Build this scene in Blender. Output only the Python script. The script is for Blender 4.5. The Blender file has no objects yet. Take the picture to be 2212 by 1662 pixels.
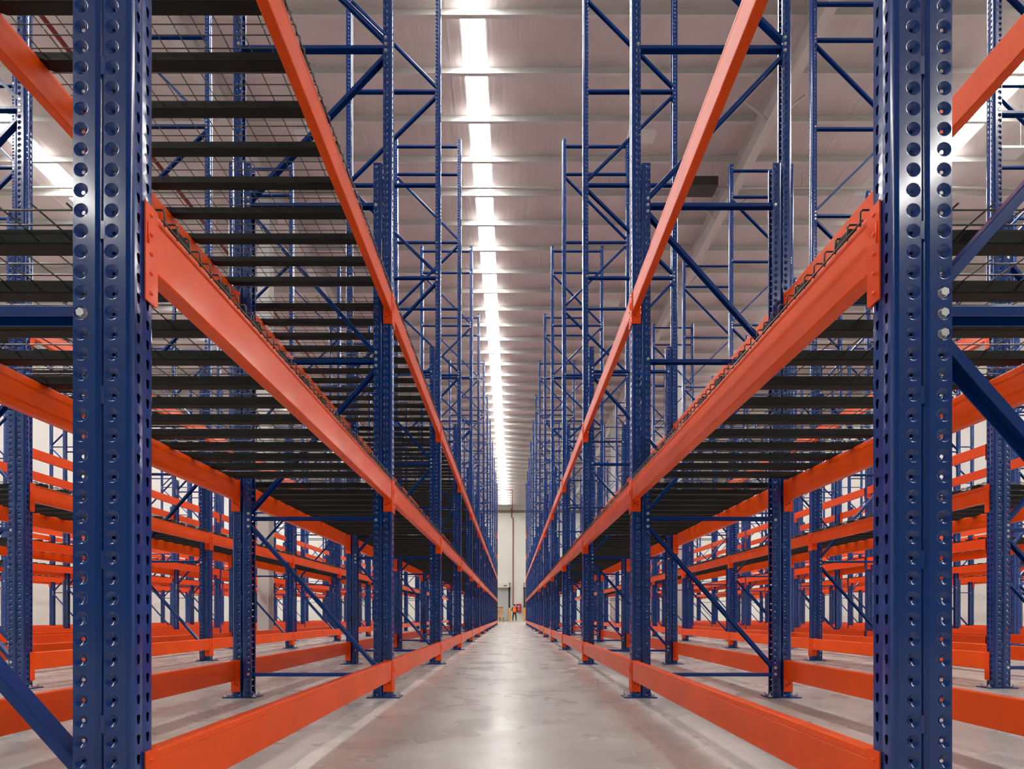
import bpy, math, random
from mathutils import Vector, Matrix
random.seed(7)
C = bpy.context.scene.collection
S = bpy.context.scene

# ------------------------------------------------------------------ camera, world, exposure
F_PX, W_PX, H_PX = 1119.6, 2212.0, 1662.0
cam_d = bpy.data.cameras.new('camera')
cam_d.sensor_fit = 'HORIZONTAL'
cam_d.sensor_width = 36.0
cam_d.lens = F_PX / W_PX * 36.0
cam_d.shift_x = 0.0003
cam_d.shift_y = (1329.6 - H_PX / 2) / W_PX
cam_d.clip_start = 0.02
cam_d.clip_end = 300
cam = bpy.data.objects.new('camera', cam_d)
C.objects.link(cam)
cam.location = (0, 0, 0.652)
cam.rotation_euler = (math.pi / 2, 0, 0)
S.camera = cam

world = bpy.data.worlds.new('world')
S.world = world
world.use_nodes = True
bg = world.node_tree.nodes['Background']
bg.inputs['Color'].default_value = (0.86, 0.92, 1.0, 1)
bg.inputs['Strength'].default_value = 1.0

SKYLIGHT = 48.0                       # radiance of the translucent roof lights
S.view_settings.view_transform = 'Standard'
S.view_settings.look = 'None'
S.view_settings.exposure = 0.1
S.view_settings.gamma = 1.0
S.view_settings.use_curve_mapping = False
S.cycles.max_bounces = 7
S.cycles.diffuse_bounces = 5
S.cycles.glossy_bounces = 3
S.cycles.transmission_bounces = 1
S.cycles.transparent_max_bounces = 2

# ------------------------------------------------------------------ materials
def mat(name, rgb, rough=0.5, metal=0.0, coat=0.0, var=0.0, vscale=8.0, bump=0.0, bscale=40.0, emit=None, spec=0.5):
    m = bpy.data.materials.new(name)
    m.use_nodes = True
    nt = m.node_tree
    b = nt.nodes['Principled BSDF']
    b.inputs['Base Color'].default_value = (*rgb, 1)
    b.inputs['Roughness'].default_value = rough
    b.inputs['Metallic'].default_value = metal
    b.inputs['Coat Weight'].default_value = coat
    b.inputs['Coat Roughness'].default_value = 0.12
    b.inputs['Specular IOR Level'].default_value = spec
    if emit:
        b.inputs['Emission Color'].default_value = (*emit[0], 1)
        b.inputs['Emission Strength'].default_value = emit[1]
    if var or bump:
        tc = nt.nodes.new('ShaderNodeTexCoord')
    if var:
        n = nt.nodes.new('ShaderNodeTexNoise')
        n.inputs['Scale'].default_value = vscale
        n.inputs['Detail'].default_value = 4
        nt.links.new(tc.outputs['Object'], n.inputs['Vector'])
        r = nt.nodes.new('ShaderNodeValToRGB')
        r.color_ramp.elements[0].position = 0.3
        r.color_ramp.elements[1].position = 0.7
        r.color_ramp.elements[0].color = (*[c * (1 - var) for c in rgb], 1)
        r.color_ramp.elements[1].color = (*[min(1, c * (1 + var)) for c in rgb], 1)
        nt.links.new(n.outputs['Fac'], r.inputs['Fac'])
        nt.links.new(r.outputs['Color'], b.inputs['Base Color'])
    if bump:
        n2 = nt.nodes.new('ShaderNodeTexNoise')
        n2.inputs['Scale'].default_value = bscale
        n2.inputs['Detail'].default_value = 3
        nt.links.new(tc.outputs['Object'], n2.inputs['Vector'])
        bp = nt.nodes.new('ShaderNodeBump')
        bp.inputs['Strength'].default_value = bump
        bp.inputs['Distance'].default_value = 0.01
        nt.links.new(n2.outputs['Fac'], bp.inputs['Height'])
        nt.links.new(bp.outputs['Normal'], b.inputs['Normal'])
    return m

BLUE = mat('blue_paint', (0.0002, 0.040, 0.225), 0.22, coat=0.9, var=0.10, vscale=5, bump=0.09, bscale=14, spec=0.3)
BLUE_D = mat('blue_brace_paint', (0.0002, 0.038, 0.22), 0.28, coat=0.3, spec=0.3)
ORANGE = mat('orange_paint', (0.90, 0.092, 0.002), 0.40, coat=0.28, var=0.09, vscale=3.5, bump=0.04, bscale=9, spec=0.25)
ORANGE_C = mat('orange_connector_paint', (0.92, 0.080, 0.001), 0.40, coat=0.2, spec=0.25)
DARK_HOLE = mat('hole_dark', (0.004, 0.004, 0.006), 0.8)
CHANNEL = mat('deck_channel_steel', (0.009, 0.011, 0.0095), 0.6, var=0.25, vscale=6, spec=0.3)
WIRE = mat('deck_wire_steel', (0.10, 0.095, 0.085), 0.38, metal=0.75)
ZINC = mat('zinc_bolt', (0.72, 0.73, 0.70), 0.32, metal=0.7)
WHITE_ST = mat('white_painted_steel', (0.64, 0.62, 0.60), 0.45, var=0.05, vscale=2)
PIPE_RED = mat('red_oxide_pipe', (0.23, 0.030, 0.018), 0.4)
PIPE_GREY = mat('galvanised_conduit', (0.55, 0.55, 0.54), 0.4, metal=0.4)
FIX_W = mat('fixture_white', (0.75, 0.74, 0.72), 0.4)
FIX_D = mat('fixture_dark', (0.05, 0.045, 0.045), 0.5)
YELLOW = mat('bollard_yellow', (0.85, 0.33, 0.02), 0.45)
BLACK = mat('black_steel', (0.012, 0.012, 0.012), 0.5)
SHUTTER = mat('shutter_grey', (0.42, 0.43, 0.42), 0.5)
CREAM = mat('cream_box', (0.62, 0.58, 0.50), 0.5)
RED_BOX = mat('red_cabinet', (0.36, 0.012, 0.018), 0.35)
WHITE_P = mat('white_print', (0.8, 0.8, 0.8), 0.5)
WOOD = mat('pallet_wood', (0.42, 0.26, 0.13), 0.8, var=0.35, vscale=9)
CARD = mat('cardboard', (0.46, 0.31, 0.17), 0.85, var=0.12, vscale=5)
VEST = mat('orange_vest', (1.0, 0.16, 0.01), 0.7)
CLOTH = mat('dark_cloth', (0.012, 0.012, 0.014), 0.85)
SKIN = mat('skin', (0.42, 0.24, 0.16), 0.55)
HAIR = mat('hair', (0.01, 0.008, 0.007), 0.7)
PAPER = mat('paper', (0.8, 0.79, 0.76), 0.8)

# skylight: a translucent panel that glows with the daylight above it
SKY = bpy.data.materials.new('rooflight_glow')
SKY.use_nodes = True
nt = SKY.node_tree
b = nt.nodes['Principled BSDF']
b.inputs['Base Color'].default_value = (0.8, 0.8, 0.78, 1)
b.inputs['Emission Color'].default_value = (1.0, 0.985, 0.955, 1)
b.inputs['Emission Strength'].default_value = SKYLIGHT

# concrete floor
FLOOR = bpy.data.materials.new('polished_concrete')
FLOOR.use_nodes = True
nt = FLOOR.node_tree
b = nt.nodes['Principled BSDF']
tc = nt.nodes.new('ShaderNodeTexCoord')
def nnode(kind, **kw):
    n = nt.nodes.new(kind)
    for k, v in kw.items():
        setattr(n, k, v)
    return n
def noise(scale, detail, vec=None, stretch=None):
    n = nnode('ShaderNodeTexNoise')
    n.inputs['Scale'].default_value = scale
    n.inputs['Detail'].default_value = detail
    if stretch:
        mp = nnode('ShaderNodeMapping')
        mp.inputs['Scale'].default_value = stretch
        nt.links.new(tc.outputs['Object'], mp.inputs['Vector'])
        nt.links.new(mp.outputs['Vector'], n.inputs['Vector'])
    else:
        nt.links.new(tc.outputs['Object'], n.inputs['Vector'])
    return n
def ramp(src, stops):
    r = nnode('ShaderNodeValToRGB')
    els = r.color_ramp.elements
    els[0].position, els[0].color = stops[0][0], (*stops[0][1], 1)
    els[1].position, els[1].color = stops[-1][0], (*stops[-1][1], 1)
    for p, c in stops[1:-1]:
        e = els.new(p); e.color = (*c, 1)
    nt.links.new(src, r.inputs['Fac'])
    return r
n1 = noise(1.6, 8)
r1 = ramp(n1.outputs['Fac'], [(0.22, (0.35, 0.325, 0.30)), (0.52, (0.47, 0.445, 0.41)), (0.80, (0.56, 0.535, 0.50))])
n2 = noise(6.0, 8, stretch=(0.8, 1.2, 1))
r2 = ramp(n2.outputs['Fac'], [(0.25, (0.80, 0.78, 0.77)), (0.75, (1, 1, 1))])
mx = nnode('ShaderNodeMix', data_type='RGBA', blend_type='MULTIPLY')
mx.inputs['Factor'].default_value = 0.8
nt.links.new(r1.outputs['Color'], mx.inputs['A']); nt.links.new(r2.outputs['Color'], mx.inputs['B'])
# saw-cut joints, filled pale
sep = nnode('ShaderNodeSeparateXYZ')
nt.links.new(tc.outputs['Object'], sep.inputs['Vector'])
def line_mask(axis, period, offset, width):
    a = nnode('ShaderNodeMath', operation='SUBTRACT'); a.inputs[1].default_value = offset
    nt.links.new(sep.outputs[axis], a.inputs[0])
    q = nnode('ShaderNodeMath', operation='PINGPONG'); q.inputs[1].default_value = period / 2
    nt.links.new(a.outputs[0], q.inputs[0])
    l = nnode('ShaderNodeMath', operation='LESS_THAN'); l.inputs[1].default_value = width / 2
    nt.links.new(q.outputs[0], l.inputs[0])
    return l
m1 = line_mask('X', 4.2, 0.76, 0.007)
m2 = line_mask('Y', 5.6, 3.55, 0.006)
mm = nnode('ShaderNodeMath', operation='MAXIMUM')
nt.links.new(m1.outputs[0], mm.inputs[0]); nt.links.new(m2.outputs[0], mm.inputs[1])
sc_ = nnode('ShaderNodeMath', operation='MULTIPLY'); sc_.inputs[1].default_value = 0.5
nt.links.new(mm.outputs[0], sc_.inputs[0])
mj = nnode('ShaderNodeMix', data_type='RGBA')
nt.links.new(sc_.outputs[0], mj.inputs['Factor'])
nt.links.new(mx.outputs['Result'], mj.inputs['A'])
mj.inputs['B'].default_value = (0.62, 0.50, 0.40, 1)
nt.links.new(mj.outputs['Result'], b.inputs['Base Color'])
n3 = noise(2.5, 5, stretch=(0.8, 1.1, 1))
r3 = ramp(n3.outputs['Fac'], [(0.3, (0.23, 0.23, 0.23)), (0.7, (0.36, 0.36, 0.36))])
nt.links.new(r3.outputs['Color'], b.inputs['Roughness'])

# white metallised roof liner, slightly wrinkled along the slope, with lap seams
LINER = bpy.data.materials.new('roof_liner')
LINER.use_nodes = True
nt = LINER.node_tree
b = nt.nodes['Principled BSDF']
b.inputs['Roughness'].default_value = 0.38
tc = nt.nodes.new('ShaderNodeTexCoord')
n1 = noise(0.8, 3)
r1 = ramp(n1.outputs['Fac'], [(0.3, (0.60, 0.53, 0.52)), (0.7, (0.70, 0.63, 0.62))])
nt.links.new(r1.outputs['Color'], b.inputs['Base Color'])
n2 = noise(1.0, 3, stretch=(7.0, 0.5, 1))
bp = nnode('ShaderNodeBump'); bp.inputs['Strength'].default_value = 0.35; bp.inputs['Distance'].default_value = 0.05
nt.links.new(n2.outputs['Fac'], bp.inputs['Height'])
nt.links.new(bp.outputs['Normal'], b.inputs['Normal'])

WALL = mat('wall_panel_white', (0.66, 0.65, 0.60), 0.55, var=0.03, vscale=0.6)

# ------------------------------------------------------------------ mesh helpers
class MB:
    def __init__(self):
        self.v = []; self.f = []; self.mi = []; self.sm = []
    def add(self, verts, faces, mi=0, smooth=False):
        o = len(self.v)
        self.v.extend(verts)
        for f in faces:
            self.f.append(tuple(i + o for i in f)); self.mi.append(mi); self.sm.append(smooth)
    def box(self, x0, x1, y0, y1, z0, z1, mi=0):
        self.add([(x0, y0, z0), (x1, y0, z0), (x1, y1, z0), (x0, y1, z0),
                  (x0, y0, z1), (x1, y0, z1), (x1, y1, z1), (x0, y1, z1)],
                 [(0, 3, 2, 1), (4, 5, 6, 7), (0, 1, 5, 4), (1, 2, 6, 5), (2, 3, 7, 6), (3, 0, 4, 7)], mi)
    def prism(self, profile, axis, a, b, mi=0, cap=True, smooth=False):
        """profile: closed list of 2D points, extruded along axis from a to b"""
        n = len(profile)
        def pt(p, t):
            if axis == 'y': return (p[0], t, p[1])
            if axis == 'x': return (t, p[0], p[1])
            return (p[0], p[1], t)
        vs = [pt(p, a) for p in profile] + [pt(p, b) for p in profile]
        fs = [(i, (i + 1) % n, (i + 1) % n + n, i + n) for i in range(n)]
        if cap:
            fs.append(tuple(range(n - 1, -1, -1))); fs.append(tuple(range(n, 2 * n)))
        self.add(vs, fs, mi, smooth)
    def tube(self, path, r, n=4, mi=0, smooth=True, cap=True):
        path = [Vector(p) for p in path]
        rings = []
        up = Vector((0.123, 0.456, 0.88)).normalized()
        for i, p in enumerate(path):
            if i == 0: d = path[1] - p
            elif i == len(path) - 1: d = p - path[i - 1]
            else: d = (path[i + 1] - p).normalized() + (p - path[i - 1]).normalized()
            d.normalize()
            s = d.cross(up).normalized(); t = d.cross(s)
            k = 1.0
            if 0 < i < len(path) - 1:
                c = (p - path[i - 1]).normalized().dot(d)
                k = 1 / max(c, 0.5)
            rings.append([tuple(p + (s * math.cos(2 * math.pi * (j + .5) / n) + t * math.sin(2 * math.pi * (j + .5) / n)) * r * (k if n < 6 else 1)) for j in range(n)])
        vs = [q for ring in rings for q in ring]
        fs = []
        for i in range(len(path) - 1):
            for j in range(n):
                fs.append((i * n + j, i * n + (j + 1) % n, (i + 1) * n + (j + 1) % n, (i + 1) * n + j))
        if cap:
            fs.append(tuple(range(n - 1, -1, -1)))
            m0 = (len(path) - 1) * n
            fs.append(tuple(range(m0, m0 + n)))
        self.add(vs, fs, mi, smooth)
    def dome(self, c, axis, r, h, n=8, mi=0):
        c = Vector(c); a = Vector(axis).normalized()
        s = a.cross(Vector((0.3, 0.5, 0.81))).normalized(); t = a.cross(s)
        vs = []
        for rr, hh in ((1, 0), (0.8, 0.65)):
            for j in range(n):
                an = 2 * math.pi * j / n
                vs.append(tuple(c + (s * math.cos(an) + t * math.sin(an)) * r * rr + a * h * hh))
        vs.append(tuple(c + a * h))
        fs = [(j, (j + 1) % n, n + (j + 1) % n, n + j) for j in range(n)] + [(n + j, n + (j + 1) % n, 2 * n) for j in range(n)]
        self.add(vs, fs, mi, True)
    def cyl(self, c, axis, r, h, n=12, mi=0, smooth=False, r2=None):
        c = Vector(c); a = Vector(axis).normalized()
        s = a.cross(Vector((0.3, 0.5, 0.81))).normalized(); t = a.cross(s)
        r2 = r if r2 is None else r2
        vs = [tuple(c + (s * math.cos(2 * math.pi * j / n) + t * math.sin(2 * math.pi * j / n)) * r) for j in range(n)]
        vs += [tuple(c + a * h + (s * math.cos(2 * math.pi * j / n) + t * math.sin(2 * math.pi * j / n)) * r2) for j in range(n)]
        self.add(vs, [(j, (j + 1) % n, n + (j + 1) % n, n + j) for j in range(n)], mi, smooth)
        self.add(vs[:n], [tuple(range(n - 1, -1, -1))], mi)
        self.add(vs[n:], [tuple(range(n))], mi)
    def mesh(self, name, mats, sharp=None):
        me = bpy.data.meshes.new(name)
        me.from_pydata(self.v, [], self.f)
        me.polygons.foreach_set('material_index', self.mi)
        me.polygons.foreach_set('use_smooth', self.sm)
        for m in (mats if isinstance(mats, (list, tuple)) else [mats]):
            me.materials.append(m)
        if sharp is not None:
            me.set_sharp_from_angle(angle=math.radians(sharp))
        me.update()
        return me

def obj(name, me, parent=None, loc=(0, 0, 0), rot=(0, 0, 0)):
    o = bpy.data.objects.new(name, me)
    C.objects.link(o)
    o.location = loc; o.rotation_euler = rot
    if parent: o.parent = parent
    return o
def tag(o, label, cat, group=None, kind=None):
    o['label'] = label; o['category'] = cat
    if group: o['group'] = group
    if kind: o['kind'] = kind
    return o
def struct(o, label=None):
    o['kind'] = 'structure'
    if label: o['label'] = label
    return o

# ------------------------------------------------------------------ the hall
Y_BACK, Y_END, X_W, Z_LINER = -14.0, 58.0, 19.0, 12.86
m = MB(); m.box(-X_W, X_W, Y_BACK, Y_END, -0.2, 0.0)
struct(obj('floor', m.mesh('floor', FLOOR)), 'grey polished concrete warehouse floor')
m = MB(); m.box(-X_W - .2, X_W + .2, Y_END, Y_END + 0.2, -0.2, Z_LINER + .2)
wall_end = struct(obj('wall_end', m.mesh('wall_end', WALL)), 'off-white panelled end wall beyond the racks')
m = MB(); m.box(-X_W - .2, X_W + .2, Y_END - .05, Y_END - .001, Z_LINER - .75, Z_LINER - .45)
obj('eave_flashing', m.mesh('eave_flashing', mat('flashing_grey', (0.20, 0.18, 0.16), 0.5)), wall_end)
m = MB(); m.box(-X_W - .2, X_W + .2, Y_BACK - .2, Y_BACK, -0.2, Z_LINER + .2)
struct(obj('wall_front', m.mesh('wall_front', mat('wall_grey', (0.16, 0.16, 0.165), 0.6))), 'grey wall behind the camera')
for sgn, nm in ((-1, 'wall_left'), (1, 'wall_right')):
    m = MB(); x0, x1 = sorted((sgn * X_W, sgn * (X_W + .2)))
    m.box(x0, x1, Y_BACK, Y_END, -0.2, Z_LINER + .2)
    struct(obj(nm, m.mesh(nm, WALL)), 'off-white side wall behind the racks')
m = MB(); m.box(-X_W - .2, X_W + .2, Y_BACK, Y_END + .2, Z_LINER, Z_LINER + .2)
ceiling = struct(obj('ceiling', m.mesh('ceiling', LINER)), 'white insulated roof lining over the warehouse')
# Z purlins across the hall, each a piece of its own
PUR_H, PUR_PITCH, PUR_Y0 = 0.21, 1.116, 10.42 - 21 * 1.116
m = MB()
z0 = 12.65
m.prism([(0, z0), (0.003, z0), (0.003, z0 + PUR_H - .003), (0.07, z0 + PUR_H - .003), (0.07, z0 + PUR_H), (0, z0 + PUR_H)], 'x', -X_W, X_W)
m.prism([(-0.07, z0), (0.003, z0), (0.003, z0 + .003), (-0.07, z0 + .003)], 'x', -X_W, X_W)
pur_me = m.mesh('purlin', WHITE_ST)
k = 0
while PUR_Y0 + k * PUR_PITCH < Y_END - .3:
    obj('purlin', pur_me, ceiling, (0, PUR_Y0 + k * PUR_PITCH, 0)); k += 1
NPUR = k
# lap seams of the lining, running down the hall
m = MB(); m.box(-.012, .012, Y_BACK, Y_END - .1, Z_LINER - .012, Z_LINER)
seam_me = m.mesh('lining_seam', WHITE_ST)
for i in range(-7, 8):
    obj('lining_seam', seam_me, ceiling, (1.05 + i * 2.4, 0, 0))
# translucent roof lights: one pane between each pair of purlins
for n, xc in ((1, -0.80), (2, -12.6), (3, 11.4)):
    wdt = 0.24 if n == 1 else 0.32
    m = MB(); m.box(-wdt - .05, wdt + .05, (1.5 if n == 1 else Y_BACK + 1), Y_END - 1.2, Z_LINER - .006, Z_LINER + .001)
    w = struct(obj('window_%d' % n, m.mesh('rooflight_curb', WHITE_ST), None, (xc, 0, 0)),
               ('bright roof light strip above the central aisle', 'bright roof light strip high on the left', 'bright roof light strip high on the right')[n - 1])
    m = MB(); m.box(-wdt, wdt, .09, PUR_PITCH - .03, Z_LINER - .012, Z_LINER - .007)
    pm = m.mesh('pane', SKY)
    for k in range(14 if n == 1 else 0, NPUR - 2):
        obj('pane', pm, w, (0, PUR_Y0 + k * PUR_PITCH, 0))
# main girders on columns
def girder(xc, ys, tagword):
    m = MB(); zb = 12.05; zt = 12.64
    m.box(-.11, .11, Y_BACK + .3, Y_END - .2, zb, zb + .02); m.box(-.11, .11, Y_BACK + .3, Y_END - .2, zt - .02, zt)
    m.box(-.006, .006, Y_BACK + .3, Y_END - .2, zb + .02, zt - .02)
    g = tag(obj('roof_girder', m.mesh('roof_girder', WHITE_ST), None, (xc, 0, 0)), 'white steel roof girder running along the hall on the ' + tagword, 'girder')
    m = MB(); m.tube([(0, 0, 0), (0.75, 0, 0.62)], 0.03, 4)
    br = m.mesh('girder_stay', WHITE_ST)
    for y in range(9, 56, 3):
        for s in (1, -1):
            o = obj('stay', br, g, (s * .02, y, zb + .01)); o.rotation_euler = (0, 0, 0 if s > 0 else math.pi)
    m = MB()
    m.box(-.15, .15, -.15, -.135, 0.02, zb); m.box(-.15, .15, .135, .15, 0.02, zb); m.box(-.007, .007, -.135, .135, .02, zb)
    cm = m.mesh('column_body', WHITE_ST)
    m = MB(); m.box(-.22, .22, -.22, .22, 0, .02)
    bm_ = m.mesh('column_foot', WHITE_ST)
    m = MB(); m.box(-.012, .012, 0, .5, 0, .5); m = MB(); m.add([(-.01, 0, 0), (-.01, .6, .6), (-.01, 0, .6), (.01, 0, 0), (.01, .6, .6), (.01, 0, .6)], [(0, 1, 2), (5, 4, 3), (0, 3, 4, 1), (1, 4, 5, 2), (2, 5, 3, 0)])
    hm = m.mesh('column_haunch', WHITE_ST)
    for i, y in enumerate(ys):
        c = obj('column', cm, None, (xc, y, 0))
        tag(c, 'white steel roof column on the %s, %s from the camera' % (tagword, ('first', 'second', 'third', 'fourth')[i]), 'column', 'white roof columns')
        obj('foot_plate', bm_, c); obj('haunch', hm, c, (0, .15, zb - .6))
girder(-6.65, (14.0, 26.0, 38.0, 50.0), 'left')
girder(6.0, (18.6, 30.6, 42.6, 54.6), 'right')
# services under the roof
def pipe(name, path, r, mt, label, cat='pipe', hangers=None, hang_h=0.3):
    m = MB(); m.tube(path, r, 10)
    o = tag(obj(name, m.mesh(name, mt, 40)), label, cat)
    if hangers:
        m = MB(); m.tube([(0, 0, 0), (0, 0, hang_h)], 0.008, 4); hm = m.mesh('hanger_rod', mt)
        for p in hangers: obj('hanger_rod', hm, o, p)
    return o
pipe('sprinkler_pipe', [(-9.1, 1, 12.25), (-9.1, 57, 12.25)], 0.055, PIPE_RED, 'dark red sprinkler pipe running along under the roof on the left', hangers=[(-9.1, y, 12.3) for y in range(8, 56, 4)], hang_h=.55)
pipe('cable_conduit', [(-18, 14.3, 12.45), (18, 14.3, 12.45)], 0.03, PIPE_GREY, 'pale conduit crossing under the roof above the nearer racks', hangers=[(x, 14.3, 12.45) for x in (-15, -11, -7.5, -2.6, 2.7, 8, 12, 16)], hang_h=.4)
pipe('cable_conduit', [(-18, 38.0, 12.45), (18, 38.0, 12.45)], 0.03, PIPE_GREY, 'pale conduit crossing under the far end of the roof', hangers=[(x, 38.0, 12.45) for x in (-10, -3.4, 2.6, 8)], hang_h=.4)
def highbay(x, y, z, label):
    m = MB(); m.box(-.32, .32, -.16, .16, 0, .05)
    o = tag(obj('high_bay_light', m.mesh('high_bay_light', FIX_W), None, (x, y, z)), label, 'light', 'hanging high bay lights')
    m = MB(); m.box(-.29, .29, -.13, .13, -.012, 0); obj('diffuser', m.mesh('diffuser', FIX_W), o)
    m = MB(); m.tube([(0, 0, .05), (0, 0, 12.85 - z)], .006, 4); wmh = m.mesh('suspension_wire', PIPE_GREY)
    for sx in (-.28, .28): obj('suspension_wire', wmh, o, (sx, 0, 0))
highbay(-4.75, 12.2, 11.9, 'white hanging light under the roof left of the central aisle')
highbay(3.05, 12.2, 11.9, 'white hanging light under the roof right of the central aisle')
highbay(3.6, 18.9, 12.0, 'white hanging light farther back, right of the aisle')
highbay(11.9, 12.4, 11.7, 'white hanging light beside the right-hand roof light')
m = MB(); m.box(-.36, .36, -.2, .2, -.12, .12); m.box(-.30, .30, -.215, -.2, -.08, .08)
hu = tag(obj('heater_unit', m.mesh('heater_unit', FIX_D), None, (5.1, 13.9, 12.15)), 'dark grey box unit hung under the roof on the right', 'unit')
m = MB(); m.tube([(0, 0, .12), (0, 0, .71)], .008, 4); hrm = m.mesh('hanger_rod', PIPE_GREY)
for sx in (-.3, .3): obj('hanger_rod', hrm, hu, (sx, 0, 0))

# ------------------------------------------------------------------ racking: shared meshes
PITCH = 0.0508
DEPTH = 1.26                 # frame depth, outer face to outer face
ZR, ZT = 4.23, 9.60
def upright_mesh(name, height, welds=False):
    """one perforated omega section; outer face at x=0 looking +X, open side towards -X"""
    m = MB(); ncell = int(height / PITCH)
    # --- dimpled side cell, in (u, z) around the dimple centre
    uc, ua, ub = -0.050, -0.070, -0.015
    hz = PITCH / 2
    ca = [math.atan2(hz, ub - uc), math.atan2(hz, ua - uc), math.atan2(-hz, ua - uc), math.atan2(-hz, ub - uc)]
    ca[2] += 2 * math.pi; ca[3] += 2 * math.pi
    seq = ca + [ca[0] + 2 * math.pi]
    ang = []
    for i in range(4):
        for j in range(4):
            ang.append(seq[i] + (seq[i + 1] - seq[i]) * j / 4)
    def rect(a):
        c, s = math.cos(a), math.sin(a)
        t = 1e9
        if c > 1e-9: t = min(t, (ub - uc) / c)
        if c < -1e-9: t = min(t, (ua - uc) / c)
        if abs(s) > 1e-9: t = min(t, hz / abs(s))
        return (c * t, s * t)
    rings = [(0.0186, 0.0), (0.0172, 0.0), (0.0152, 0.0012), (0.0100, 0.0058), (0.0066, 0.0078), (0.0046, 0.0082)]
    N = len(ang)
    for sgn in (-1, 1):
        cellv = [(uc + rect(a)[0], 0.040, rect(a)[1]) for a in ang]
        for r, d in rings:
            cellv += [(uc + math.cos(a) * r, 0.040 - d, math.sin(a) * r) for a in ang]
        cellf = []
        for q in range(len(rings)):
            for j in range(N):
                a0, a1 = q * N + j, q * N + (j + 1) % N
                f = (a0, a1, a1 + N, a0 + N)
                cellf.append(f if sgn < 0 else f[::-1])
        for k in range(ncell):
            zc = (k + .5) * PITCH
            m.add([(x, sgn * y, z + zc) for x, y, z in cellv], cellf, 0, True)
    H = ncell * PITCH
    # --- rounded shoulders
    for sgn in (-1, 1):
        arc = [(-0.015, 0.040), (-0.0075, 0.0385), (-0.0025, 0.0350), (0.0, 0.030)]
        vs = []
        for z in (0, H): vs += [(u, sgn * v, z) for u, v in arc]
        fs = [(i, i + 1, i + 5, i + 4) for i in range(3)]
        m.add(vs, [f[::-1] if sgn < 0 else f for f in fs], 0, True)
        # rear lips
        lip = [(-0.070, 0.040), (-0.0705, 0.036), (-0.0705, 0.022)]
        vs = []
        for z in (0, H): vs += [(u, sgn * v, z) for u, v in lip]
        fs = [(i, i + 1, i + 4, i + 3) for i in range(2)]
        m.add(vs, [f if sgn < 0 else f[::-1] for f in fs], 0, False)
    # --- keyhole face
    kh = []
    for i in range(8):
        a = math.pi * (-0.17 + 1.34 * i / 7)
        kh.append((math.cos(a) * 0.0062, 0.0055 + math.sin(a) * 0.0062))
    for i in range(4):
        a = math.pi * (1.0 + i / 3)
        kh.append((math.cos(a) * 0.0036, -0.0105 + math.sin(a) * 0.0036))
    for sgn in (-1, 1):
        vc = 0.0165
        v0, v1 = 0.0, 0.030
        def rp(p):
            # project the keyhole point outwards onto the cell rectangle
            a = math.atan2(p[1] * 0.55, p[0])
            c, s = math.cos(a), math.sin(a)
            t = min(((v1 - vc) / c) if c > 1e-9 else 1e9, ((v0 - vc) / c) if c < -1e-9 else 1e9, (hz / abs(s)) if abs(s) > 1e-9 else 1e9)
            return (c * t, s * t)
        outer = [rp(p) for p in kh]
        nk = len(kh)
        # polygon with corners: build fan strips and corner triangles
        cellv = [(0.0, sgn * (vc + o[0]), o[1]) for o in outer] + [(0.0, sgn * (vc + p[0]), p[1]) for p in kh]
        cellf = []
        for j in range(nk):
            f = (j, (j + 1) % nk, nk + (j + 1) % nk, nk + j)
            o0, o1 = outer[j], outer[(j + 1) % nk]
            cx = cz = None
            if abs(abs(o0[1]) - hz) < 1e-6 and abs(abs(o1[1]) - hz) > 1e-6:
                cx, cz = (o1[0], math.copysign(hz, o0[1]))
            elif abs(abs(o1[1]) - hz) < 1e-6 and abs(abs(o0[1]) - hz) > 1e-6:
                cx, cz = (o0[0], math.copysign(hz, o1[1]))
            if cx is not None:
                cellv.append((0.0, sgn * (vc + cx), cz)); f = (j, len(cellv) - 1, (j + 1) % nk, nk + (j + 1) % nk, nk + j)
            cellf.append(f if sgn > 0 else f[::-1])
        for k in range(ncell):
            zc = (k + .5) * PITCH
            # shallow groove down the middle of the face
            m.add([(-0.0022 * max(0, 1 - abs(y) / 0.006), y, z + zc) for x, y, z in cellv], cellf, 0, False)
    if welds:
        z = 0.35
        while z < H - .1:
            for sgn in (-1, 1):
                m.box(-0.001, 0.010, sgn * .0395 - .001, sgn * .0395 + .001, z, z + .045)
            z += 0.41
    return m.mesh(name, BLUE, 48)
POST_ME = upright_mesh('post', ZT)
REIN_ME = upright_mesh('reinforcement', ZR, True)
m = MB(); m.box(-.195, .067, -.065, .065, 0.0, .008)
PLATE_ME = m.mesh('base_plate', BLUE_D)
def hexbolt(r=.0115, h=.008):
    m = MB(); m.cyl((0, 0, 0), (0, -1, 0), r * 1.35, .002, 14); m.cyl((0, -.002, 0), (0, -1, 0), r, h, 6, r2=r * .94); return m.mesh('bolt', ZINC)
BOLT_ME = hexbolt()
m = MB()
m.cyl((0, 0, 0), (0, 0, 1), .015, .003, 12); m.cyl((0, 0, .003), (0, 0, 1), .0115, .010, 6); m.cyl((0, 0, .013), (0, 0, 1), .006, .014, 8)
ANCHOR_ME = m.mesh('anchor_bolt', ZINC)
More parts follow.
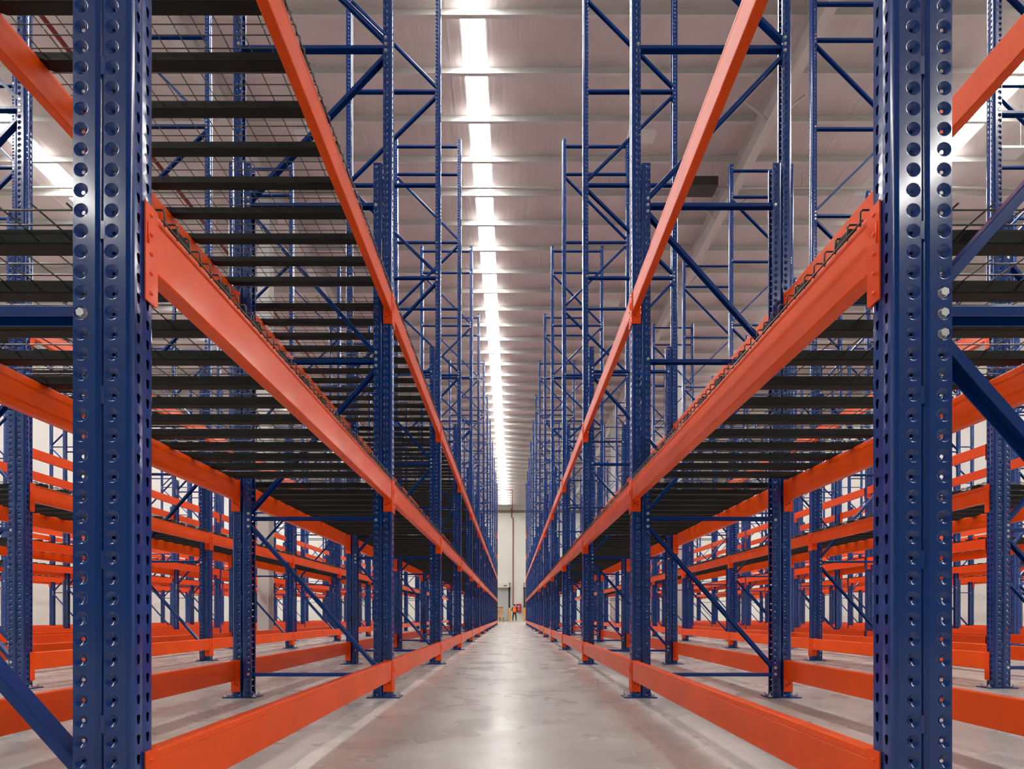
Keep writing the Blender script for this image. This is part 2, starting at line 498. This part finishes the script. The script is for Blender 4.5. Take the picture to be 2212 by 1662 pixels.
def channel_mesh(name, x0, z0_, x1, z1_):
    """brace channel (open side down) between two points in the frame plane"""
    m = MB()
    L = math.hypot(x1 - x0, z1_ - z0_); ux, uz = (x1 - x0) / L, (z1_ - z0_) / L
    nx, nz = -uz, ux
    if nz < 0: nx, nz = -nx, -nz
    prof = [(-.024, -.0135), (-.024, .0105), (-.021, .0135), (.021, .0135), (.024, .0105), (.024, -.0135), (.0215, -.0135), (.0215, .011), (-.0215, .011), (-.0215, -.0135)]
    vs = []
    for (px, pz) in ((x0, z0_), (x1, z1_)):
        vs += [(px + nx * b_, a_, pz + nz * b_) for a_, b_ in prof]
    n = len(prof)
    fs = [(i, (i + 1) % n, (i + 1) % n + n, i + n) for i in range(n)]
    flip = (ux * nz - uz * nx) < 0
    m.add(vs, [f if flip else f[::-1] for f in fs])
    m.add(vs[:n], [tuple(range(n))]); m.add(vs[n:], [tuple(range(n))])
    return m.mesh(name, BLUE_D)
ZH = [0.18, 1.42, 2.67, 3.91, 5.16, 6.40, 7.65, 8.93, 9.45]
def xin(z): return 0.128 if z < ZR - .05 else 0.052
HB = [(z, channel_mesh('horizontal_brace', xin(z), z, DEPTH - xin(z), z)) for z in ZH]
DB = []
for i in range(7):
    za, zb = ZH[i] + .055, ZH[i + 1] - .055
    if i % 2 == 0: DB.append(channel_mesh('diagonal_brace', DEPTH - xin(za), za, xin(zb), zb))
    else: DB.append(channel_mesh('diagonal_brace', xin(za), za, DEPTH - xin(zb), zb))
BOLTS = []
for i, z in enumerate(ZH):
    left_node = (i % 2 == 1)
    for side in (0, 1):
        node = (left_node == (side == 0)) and i < 8
        zs = [z - PITCH, z, z + PITCH] if node and i > 0 else ([z] if not node else [z, z + PITCH])
        for zz in zs:
            kk = round(zz / PITCH - .5)
            zc = (kk + .5) * PITCH
            u = 0.050 + (0.0765 if zz < ZR else 0)
            BOLTS.append((u if side == 0 else DEPTH - u, zc))
# far frames carry their bolts as one small mesh
m = MB()
for x, z in BOLTS: m.cyl((x, -.034, z), (0, -1, 0), .013, .008, 6)
ALLBOLT_ME = m.mesh('brace_bolts', ZINC)
def frame(x, y, label, group, detail, name='upright_frame'):
    e = obj(name, None, None, (x, y, 0)); e.empty_display_size = .1
    tag(e, label, 'rack frame', group)
    for side in (0, 1):
        px = 0 if side == 0 else DEPTH
        rz = math.pi if side == 0 else 0
        p = obj('post', POST_ME, e, (px, 0, .008), (0, 0, rz))
        obj('reinforcement', REIN_ME, p, (-.0765, 0, 0))
        pl = obj('base_plate', PLATE_ME, p, (0, 0, -.008))
        if detail > 0:
            for ax, ay in ((.045, .04), (.045, -.04), (-.172, .04), (-.172, -.04)):
                obj('anchor_bolt', ANCHOR_ME, p, (ax, ay, 0.0))
    for z, me in HB: obj('horizontal_brace', me, e)
    for me in DB: obj('diagonal_brace', me, e)
    if detail > 1:
        for bx, bz in BOLTS:
            if bz < 5.3: obj('bolt', BOLT_ME, e, (bx, -.034, bz + .008))
    else:
        o = obj('brace_bolts', ALLBOLT_ME, e, (0, 0, .008)); o['kind'] = 'stuff'
    return e

BAY = 2.8
BEAM_L = BAY - 2 * .0450
def beam_profile(sx):
    # two interlocked C sections: rounded box with the lap joint showing near the top
    p = [(0, -.150), (0, -.026), (-.0018, -.0245), (-.0018, -.023), (0, -.0215), (0, -.005), (-.0015, -.0015), (-.005, 0), (-.045, 0), (-.0485, -.0015), (-.050, -.005), (-.050, -.150), (-.0485, -.1535), (-.045, -.155), (-.005, -.155), (-.0015, -.1535)]
    return [(sx * a, b_) for a, b_ in p]
BEAM_ME, CONN_ME = {}, {}
for sx in (1, -1):
    m = MB(); pr = beam_profile(sx)
    m.prism(pr if sx < 0 else pr[::-1], 'y', -BEAM_L / 2 + .0045, BEAM_L / 2 - .0045)
    BEAM_ME[sx] = m.mesh('load_bar', ORANGE)
    for sy in (1, -1):
        # sy=1: connector at the near (low-Y) end of the beam
        m = MB()
        y0 = -BEAM_L / 2 * sy
        def B(xa, xb, ya, yb, za, zb, mi=0):
            x0, x1 = sorted((sx * xa, sx * xb)); q0, q1 = sorted((y0 + sy * ya, y0 + sy * yb)); m.box(x0, x1, q0, q1, za, zb, mi)
        B(.0045, -.066, 0, .004, -.245, .004)               # leg against the side of the post
        B(.0008, .0048, -.0425, .0, -.249, .006)            # leg hooked over the face
        for i in range(5):
            z = -.020 - i * PITCH
            m.dome((sx * .0048, y0 - sy * .0225, z), (sx, 0, 0), .0058, .0045)
        m.tube([(sx * .0058, y0 - sy * .034, -.045), (sx * .0065, y0 - sy * .034, -.10)], .0022, 4)
        for hx, hz_, hr in ((-.022, -.182, .0065), (-.045, -.192, .0055)):
            m.cyl((sx * hx, y0 + sy * .004 if sy < 0 else y0 - .0, hz_), (0, -1, 0), hr, .0008, 10, 1)
            m.cyl((sx * hx, y0 + (.004 if sy > 0 else 0), hz_), (0, 1, 0), hr, .0008, 10, 1)
        CONN_ME[(sx, sy)] = m.mesh('connector', [ORANGE_C, DARK_HOLE])
ORD = ['first', 'second', 'third', 'fourth', 'fifth', 'sixth', 'seventh', 'eighth', 'ninth', 'tenth', 'eleventh', 'twelfth', 'thirteenth', 'fourteenth']
def beam(xface, sx, ymid, ztop, label, group, parts=True):
    o = obj('load_bar', BEAM_ME[sx], None, (xface, ymid, ztop))
    tag(o, label, 'crossbar', group)
    if parts:
        obj('connector', CONN_ME[(sx, 1)], o); obj('connector', CONN_ME[(sx, -1)], o)
    return o

# wire deck: origin at the middle of the deck on the level of the beam tops
DECK_W = 0.893
def deck_meshes():
    hx = DEPTH / 2
    wm = MB(); R = .0026; zt = .0330
    nw = 17
    for i in range(nw):
        y = -DECK_W / 2 + .018 + (DECK_W - .036) * i / (nw - 1)
        b_ = hx + .0065
        wm.tube([(-b_, y, -.012), (-b_, y, zt - .006), (-b_ + .006, y, zt), (b_ - .006, y, zt), (b_, y, zt - .006), (b_, y, -.012)], R, 4)
    for i in range(13):
        x = -hx + .05 + (DEPTH - .1) * i / 12
        wm.tube([(x, -DECK_W / 2, zt + .0045), (x, DECK_W / 2, zt + .0045)], R, 4)
    for s in (-1, 1):
        wm.tube([(s * (hx + .0118), -DECK_W / 2, -.008), (s * (hx + .0118), DECK_W / 2, -.008)], R, 4)
    ch = MB()
    a, h = .027, .0295
    L0, L1 = hx - .004, hx - .085
    # flattened flared ends resting on the beams, deeper trough in between
    secs = [(-L0, .010, a * 1.05), (-L1, -.002, a), (L1, -.002, a), (L0, .010, a * 1.05)]
    secs = [(-L0, .0006, a * 1.12), (-hx + .052, .0006, a * 1.05), (-hx + .075, -.010, a), (hx - .075, -.010, a), (hx - .052, .0006, a * 1.05), (L0, .0006, a * 1.12)]
    vs = []
    for x, zb, w in secs:
        vs += [(x, -w, h), (x, -w, zb + .004), (x, -w + .004, zb), (x, w - .004, zb), (x, w, zb + .004), (x, w, h)]
    fs = []
    for i in range(len(secs) - 1):
        for j in range(6):
            a0, a1 = i * 6 + j, i * 6 + (j + 1) % 6
            fs.append((a0, a1, a1 + 6, a0 + 6))
    fs.append(tuple(range(5, -1, -1))); n0 = (len(secs) - 1) * 6; fs.append(tuple(range(n0, n0 + 6)))
    ch.add(vs, [f[::-1] for f in fs])
    full = MB()
    full.v, full.f, full.mi, full.sm = list(wm.v), list(wm.f), list(wm.mi), list(wm.sm)
    for i in range(4):
        y = (i - 1.5) * DECK_W / 4
        full.add([(x, yy + y, z) for x, yy, z in ch.v], ch.f, 1)
    return wm.mesh('wire_mesh', WIRE), ch.mesh('channel', CHANNEL), full.mesh('wire_deck', [WIRE, CHANNEL]), ch
WIRE_ME, CHAN_ME, DECK_ME, CHAN_MB = deck_meshes()
def deck(xmid, y, ztop, label, group, parts):
    if parts:
        o = obj('wire_deck', WIRE_ME, None, (xmid, y, ztop))
        for i in range(4): obj('channel', CHAN_ME, o, (0, (i - 1.5) * DECK_W / 4, 0))
    else:
        o = obj('wire_deck', DECK_ME, None, (xmid, y, ztop))
    return tag(o, label, 'wire deck', group)

# ------------------------------------------------------------------ rack rows
LEV = {'floor': 'floor-level', 'one': 'head-high', 'two': 'upper'}
PANEL = ('near', 'middle', 'far')
def row(rname, side, front, y0, n, zs, decks, near):
    """side -1/+1; front = |x| of the face looking at the central aisle"""
    xl = front if side > 0 else -front - DEPTH
    for k in range(n):
        lab = 'blue upright frame of the %s, %s' % (rname, 'nearest the camera' if k == 0 else ('last before the end wall' if k == n - 1 else ORD[k] + ' from the camera'))
        frame(xl, y0 + BAY * k, lab, 'upright frames of the ' + rname, 2 if (near and k < 4) else (1 if k < 5 else 0))
    for k in range(n - 1):
        ym = y0 + BAY * (k + .5)
        for lv, z in zs.items():
            parts = (k < 6) if near else (k < 4)
            for fr in ('front', 'rear'):
                isl = (side > 0) == (fr == 'front')      # beam on the low-x face of the row
                xf = xl if isl else xl + DEPTH
                beam(xf, -1 if isl else 1, ym, z, 'orange %s crossbar, %s of the %s, %s bay from camera' % (LEV[lv], 'aisle side' if fr == 'front' else 'back side', rname, ORD[k]),
                     '%s crossbars of the %s' % (LEV[lv], rname), parts)
            if lv in decks:
                for i in range(3):
                    deck(xl + DEPTH / 2, ym + (i - 1) * (DECK_W + .006), z, 'black wire deck, %s level of the %s, %s bay, %s panel' % (LEV[lv], rname, ORD[k], PANEL[i]),
                         'wire decks of the ' + rname, (k < 4) if near else (k < 2))
ZS = {'floor': 0.294, 'one': 1.715, 'two': 3.195}
ZSC = {'floor': 0.315, 'one': 1.83, 'two': 3.30}
row('left aisle rack', -1, 0.945, 1.329, 13, ZS, ('one', 'two'), True)
row('right aisle rack', 1, 0.949, 1.329, 13, ZS, ('one',), True)
row('second rack to the left', -1, 4.30, 4.62, 12, ZSC, ('one', 'two'), False)
row('second rack to the right', 1, 4.30, 4.66, 12, ZSC, ('one',), False)
# tie beams high in the last bays, over the cross passage
for sgn, nm in ((-1, 'left'), (1, 'right')):
    xf = -0.945 if sgn < 0 else 0.949
    for z, w in ((4.55, 'lower'), (5.95, 'upper')):
        beam(xf, 1 if sgn < 0 else -1, 1.329 + 11.5 * BAY, z, '%s of two extra orange crossbars high in the last bay, %s aisle rack' % (w, nm), 'high crossbars in the last bays', False)
# rows farther out: every frame built, their beams and decks as one mass each
fb, fd = MB(), MB()
for side, sname in ((-1, 'left'), (1, 'right')):
    for q, (front, y0, n) in enumerate(((7.7 if side < 0 else 7.45, 8.1, 10), (11.1, 11.5, 9), (14.5, 14.9, 8))):
        rname = '%s rack to the %s' % (('third', 'fourth', 'fifth')[q], sname)
        xl = front if side > 0 else -front - DEPTH
        for k in range(n):
            frame(xl, y0 + BAY * k, 'blue upright frame of the %s, %s' % (rname, 'nearest the camera' if k == 0 else ORD[k] + ' from the camera'), 'upright frames of the ' + rname, 0)
        for k in range(n - 1):
            ym = y0 + BAY * (k + .5)
            for z in (.32, 1.86, 3.34):
                fb.box(xl - .002, xl + .05, ym - BEAM_L / 2, ym + BEAM_L / 2, z - .155, z)
                fb.box(xl + DEPTH - .05, xl + DEPTH + .002, ym - BEAM_L / 2, ym + BEAM_L / 2, z - .155, z)
                for ye in (-1, 1):
                    ya, yb = sorted((ym + ye * BEAM_L / 2, ym + ye * (BEAM_L / 2 - .006)))
                    fb.box(xl - .005, xl + .066, ya, yb, z - .245, z + .004); fb.box(xl + DEPTH - .066, xl + DEPTH + .005, ya, yb, z - .245, z + .004)
            for i in range(12):
                y = ym + (i - 5.5) * .2245
                fd.add([(x + xl + DEPTH / 2, yy + y, zz + 1.86) for x, yy, zz in CHAN_MB.v], CHAN_MB.f)
tag(obj('distant_rack_beams', fb.mesh('distant_rack_beams', ORANGE_C)), 'mass of orange beams in the farther racks on both sides', 'beams', None, 'stuff')
tag(obj('distant_deck_channels', fd.mesh('distant_deck_channels', CHANNEL)), 'mass of black deck bars in the farther racks on both sides', 'decking', None, 'stuff')

# ------------------------------------------------------------------ far end of the aisle
YW = Y_END
# roller shutter doors
def shutter(n, x0, x1, label):
    d = struct(obj('door_%d' % n, None, None, ((x0 + x1) / 2, YW, 0)), label)
    hw = (x1 - x0) / 2
    m = MB(); m.box(-hw, hw, -.045, -.012, 0, .095)
    sl = m.mesh('shutter_slat', SHUTTER)
    for i in range(37): obj('shutter_slat', sl, d, (0, 0, .002 + i * .1))
    m = MB(); m.box(-hw - .1, hw + .1, -.42, -.012, 3.72, 4.15)
    obj('shutter_box', m.mesh('shutter_box', CREAM), d)
    m = MB(); m.box(-.18, .18, -.428, -.421, 3.88, 3.98); obj('maker_plate', m.mesh('maker_plate', BLACK), d, (hw - .35 if n == 1 else -hw + .35, 0, 0))
    m = MB(); m.box(-hw, hw, -.06, -.012, 0.0, .002); m.box(-hw, hw, -.062, -.046, .003, .05); obj('bottom_bar', m.mesh('bottom_bar', BLACK), d)
    for s in (-1, 1):
        m = MB(); m.box(-.09, .09, -.16, -.013, 0, 3.7); m.box(-.14, .14, -.45, -.013, 3.55, 3.75); m.box(-.06, .06, -.13, -.013, 3.75, 4.28)
        obj('guide_rail', m.mesh('guide_rail', BLACK), d, (s * (hw + .1), 0, 0))
shutter(1, -3.9, -.36, 'grey roller shutter in the end wall, left of the pipe')
shutter(2, 1.52, 5.1, 'grey roller shutter in the end wall, right of the cabinet')
def bollard(x, label):
    m = MB(); m.tube([(0, 0, 0), (0, 0, 1.38), (0, 0, 1.43)], .10, 14)
    o = tag(obj('bollard', m.mesh('bollard', YELLOW, 40), None, (x, YW - .75, 0)), label, 'bollard', 'yellow bollards')
    m = MB(); m.dome((0, 0, 1.43), (0, 0, 1), .10, .05, 14); obj('bollard_cap', m.mesh('bollard_cap', YELLOW), o)
bollard(-.24, 'yellow bollard left of the person at the end wall')
bollard(1.40, 'yellow bollard right of the red cabinet at the end wall')
pipe('standpipe', [(.16, YW - .2, 1.75), (.16, YW - .2, 11.3), (.16, YW - .2, 11.42), (.02, YW - .2, 11.55), (0, YW - .2, 11.7), (0, YW - .2, 12.62)], .06, PIPE_RED, 'slim red pipe running up the white end wall')
m = MB(); m.tube([(-.9, YW - 9.5, 12.4), (.06, YW - 9.5, 12.4), (.06, YW - .3, 12.4)], .045, 8)
sp2 = tag(obj('sprinkler_pipe', m.mesh('sprinkler_pipe', PIPE_RED, 40)), 'short red sprinkler pipe under the roof at the far end', 'pipe')
m = MB(); m.tube([(.06, 0, 12.44), (.06, 0, 12.86)], .008, 4); hrm = m.mesh('hanger_rod', PIPE_RED)
for yy in (49.5, 53, 56.5): obj('hanger_rod', hrm, sp2, (0, yy, 0))
m = MB(); m.box(-.28, .28, -.24, -.005, 0, .93)
cab = tag(obj('hose_cabinet', m.mesh('hose_cabinet', RED_BOX), None, (.80, YW, .98)), 'red fire hose cabinet on the end wall beside the person', 'cabinet')
m = MB(); m.box(-.25, .25, -.262, -.241, .03, .90); cd = obj('cabinet_door', m.mesh('cabinet_door', RED_BOX), cab)
m = MB()
for z0_, z1_, hw in ((.62, .70, .14), (.50, .55, .05), (.30, .36, .12)): m.box(-hw + -.02, hw - .02, -.268, -.2625, z0_, z1_)
obj('door_marking', m.mesh('door_marking', WHITE_P), cd)

# pallets and boxes piled at the end of the left rack
def pallet(x, y, z, rz, label):
    e = obj('pallet', None, None, (x, y, z), (0, 0, rz)); tag(e, label, 'pallet', 'stacked pallets')
    m = MB(); m.box(-.4, .4, -.048, .048, .120, .142); tm = m.mesh('top_board', WOOD)
    for i in range(6): obj('top_board', tm, e, (0, (i - 2.5) * .12, 0))
    m = MB(); m.box(-.4, -.3, -.35, .35, 0, .1195); bm2 = m.mesh('bearer', WOOD)
    for i in range(3): obj('bearer', bm2, e, (.35 * i, 0, 0))
PX, PY = -1.12, 49.5
pallet(PX, PY, .0, .04, 'lowest wooden pallet of the pile at the aisle end')
pallet(PX - .02, PY, .143, -.06, 'second wooden pallet from the floor in the pile')
pallet(PX + .01, PY, .286, .1, 'topmost wooden pallet, under the cardboard boxes')
def carton(x, y, z, sx, sy, sz, rz, label, flap=True):
    m = MB(); m.box(-sx, sx, -sy, sy, 0, sz)
    e = tag(obj('carton', m.mesh('carton', CARD), None, (x, y, z), (0, 0, rz)), label, 'box', 'cardboard boxes on the pallets')
    if not flap: return
    m = MB()
    m.add([(-sx, -sy, sz + .001), (sx, -sy, sz + .001), (sx, -sy - sy * .5, sz + .09), (-sx, -sy - sy * .5, sz + .09), (-sx, -sy, sz + .006), (sx, -sy, sz + .006), (sx, -sy - sy * .5, sz + .095), (-sx, -sy - sy * .5, sz + .095)],
          [(0, 3, 2, 1), (4, 5, 6, 7), (0, 1, 5, 4), (2, 3, 7, 6), (1, 2, 6, 5), (3, 0, 4, 7)])
    m.box(-sx, sx, -.02, .02, sz, sz + .002, 0)
    obj('flap', m.mesh('flap', CARD), e)
carton(PX - .03, PY, .43, .33, .28, .34, .08, 'widest cardboard box resting on the pallets', False)
carton(PX + .02, PY + .02, .775, .26, .2, .25, -.2, 'middle cardboard box in the pile at the aisle end', False)
carton(PX - .02, PY - .02, 1.03, .31, .24, .34, .15, 'top cardboard box of the pile at the aisle end')
m = MB(); m.add([(-.05, -.035, 0), (.06, -.03, .001), (.055, .04, .004), (-.045, .035, .001), (-.05, -.035, .0015), (.06, -.03, .0025), (.055, .04, .0055), (-.045, .035, .0025)],
                [(0, 3, 2, 1), (4, 5, 6, 7), (0, 1, 5, 4), (1, 2, 6, 5), (2, 3, 7, 6), (3, 0, 4, 7)])
tag(obj('paper_scrap', m.mesh('paper_scrap', PAPER), None, (.74, 6.3, .0005)), 'white paper scrap on the concrete beside the right rack', 'paper')

# ------------------------------------------------------------------ person, seen from behind
def skinned(name, joints, edges, radii, mt, parent=None, sub=1, root=0):
    me = bpy.data.meshes.new(name)
    me.from_pydata(joints, edges, [])
    me.materials.append(mt)
    o = obj(name, me, parent)
    me.skin_vertices.new() if hasattr(me.skin_vertices, 'new') and not me.skin_vertices else None
    md = o.modifiers.new('skin', 'SKIN'); md.use_smooth_shade = True
    if not me.skin_vertices:
        bpy.context.view_layer.objects.active = o
    for i, r in enumerate(radii):
        sv = me.skin_vertices[0].data[i]
        sv.radius = (r, r) if not isinstance(r, tuple) else r
        sv.use_root = (i == root)
    s = o.modifiers.new('subsurf', 'SUBSURF'); s.levels = sub; s.render_levels = sub
    return o
person = obj('person', None, None, (.30, YW - 2.2, 0))
tag(person, 'person in orange hi-vis vest and black trousers, back turned, at the end wall', 'person')
J = [(0, 0, .98), (0, .01, 1.18), (0, .01, 1.40), (0, .01, 1.52), (0, .02, 1.60), (0, .03, 1.72), (0, .02, 1.79),      # pelvis..head
     (-.10, 0, .93), (-.15, .01, .52), (-.19, .0, .10), (-.20, .13, .04),                                              # left leg
     (.10, 0, .93), (.15, .01, .52), (.19, .0, .10), (.21, .13, .04),
     (-.19, .01, 1.46), (-.29, .02, 1.20), (-.23, .20, 1.08), (-.18, .27, 1.07),
     (.19, .01, 1.46), (.29, .02, 1.20), (.23, .20, 1.08), (.18, .27, 1.07)]
Ed = [(0, 1), (1, 2), (2, 3), (3, 4), (4, 5), (5, 6), (0, 7), (7, 8), (8, 9), (9, 10), (0, 11), (11, 12), (12, 13), (13, 14),
      (3, 15), (15, 16), (16, 17), (17, 18), (3, 19), (19, 20), (20, 21), (21, 22)]
Rd = [.15, .145, .165, .10, .058, .095, .075, .095, .065, .045, .035, .095, .065, .045, .035, .07, .05, .04, .035, .07, .05, .04, .035]
for s, w in ((-1, 18), (1, 22)):
    bx, by, bz = J[w]
    for fi in range(5):
        if fi == 0: p1, p2 = (bx - s * .035, by + .03, bz + .03), (bx - s * .045, by + .055, bz + .05)
        else:
            dz = (.03, .012, -.008, -.028)[fi - 1]; ln = (.085, .095, .09, .07)[fi - 1]
            p1, p2 = (bx - s * .005, by + ln * .6, bz + dz), (bx - s * .03, by + ln, bz + dz - .01)
        i0 = len(J); J += [p1, p2]; Ed += [(w, i0), (i0, i0 + 1)]; Rd += [.009, .008]
body = skinned('body', J, Ed, Rd, SKIN, person)
def sub_skin(name, idx, extra, mt, root=0):
    mp = {j: i for i, j in enumerate(idx)}
    js = [J[j] for j in idx]; es = [(mp[a], mp[b_]) for a, b_ in Ed if a in mp and b_ in mp]
    return skinned(name, js, es, [Rd[j] + extra for j in idx], mt, person, root=root)
sub_skin('trousers', [0, 7, 8, 9, 11, 12, 13], .014, CLOTH)
sub_skin('jacket', [3, 2, 1, 15, 16, 17, 19, 20, 21], .012, CLOTH)
vest = skinned('vest', [(0, 0, .90), (0, .0, 1.06), (0, .01, 1.22), (0, .01, 1.42), (0, .01, 1.56)], [(0, 1), (1, 2), (2, 3), (3, 4)], [(.23, .20), (.225, .20), (.215, .20), (.225, .215), (.15, .17)], VEST, person)
skinned('hair', [(0, -.005, 1.66), (0, -.005, 1.74), (0, .005, 1.80), (0, .02, 1.85)], [(0, 1), (1, 2), (2, 3)], [.085, .105, .10, .06], HAIR, person)
for s in (-1, 1):
    skinned('shoe', [(s * .19, -.05, .05), (s * .195, .05, .045), (s * .205, .17, .04)], [(0, 1), (1, 2)], [.05, .052, .042], BLACK, person)
# face, turned towards the wall
m = MB()
m.dome((0, .12, 1.70), (0, 1, -.2), .018, .035)
for s in (-1, 1):
    m.dome((s * .035, .112, 1.735), (0, 1, 0), .012, .008); m.dome((s * .098, .03, 1.71), (s, 0, 0), .028, .014)
m.dome((0, .118, 1.655), (0, 1, 0), .022, .006)
obj('face_features', m.mesh('face_features', SKIN), person)
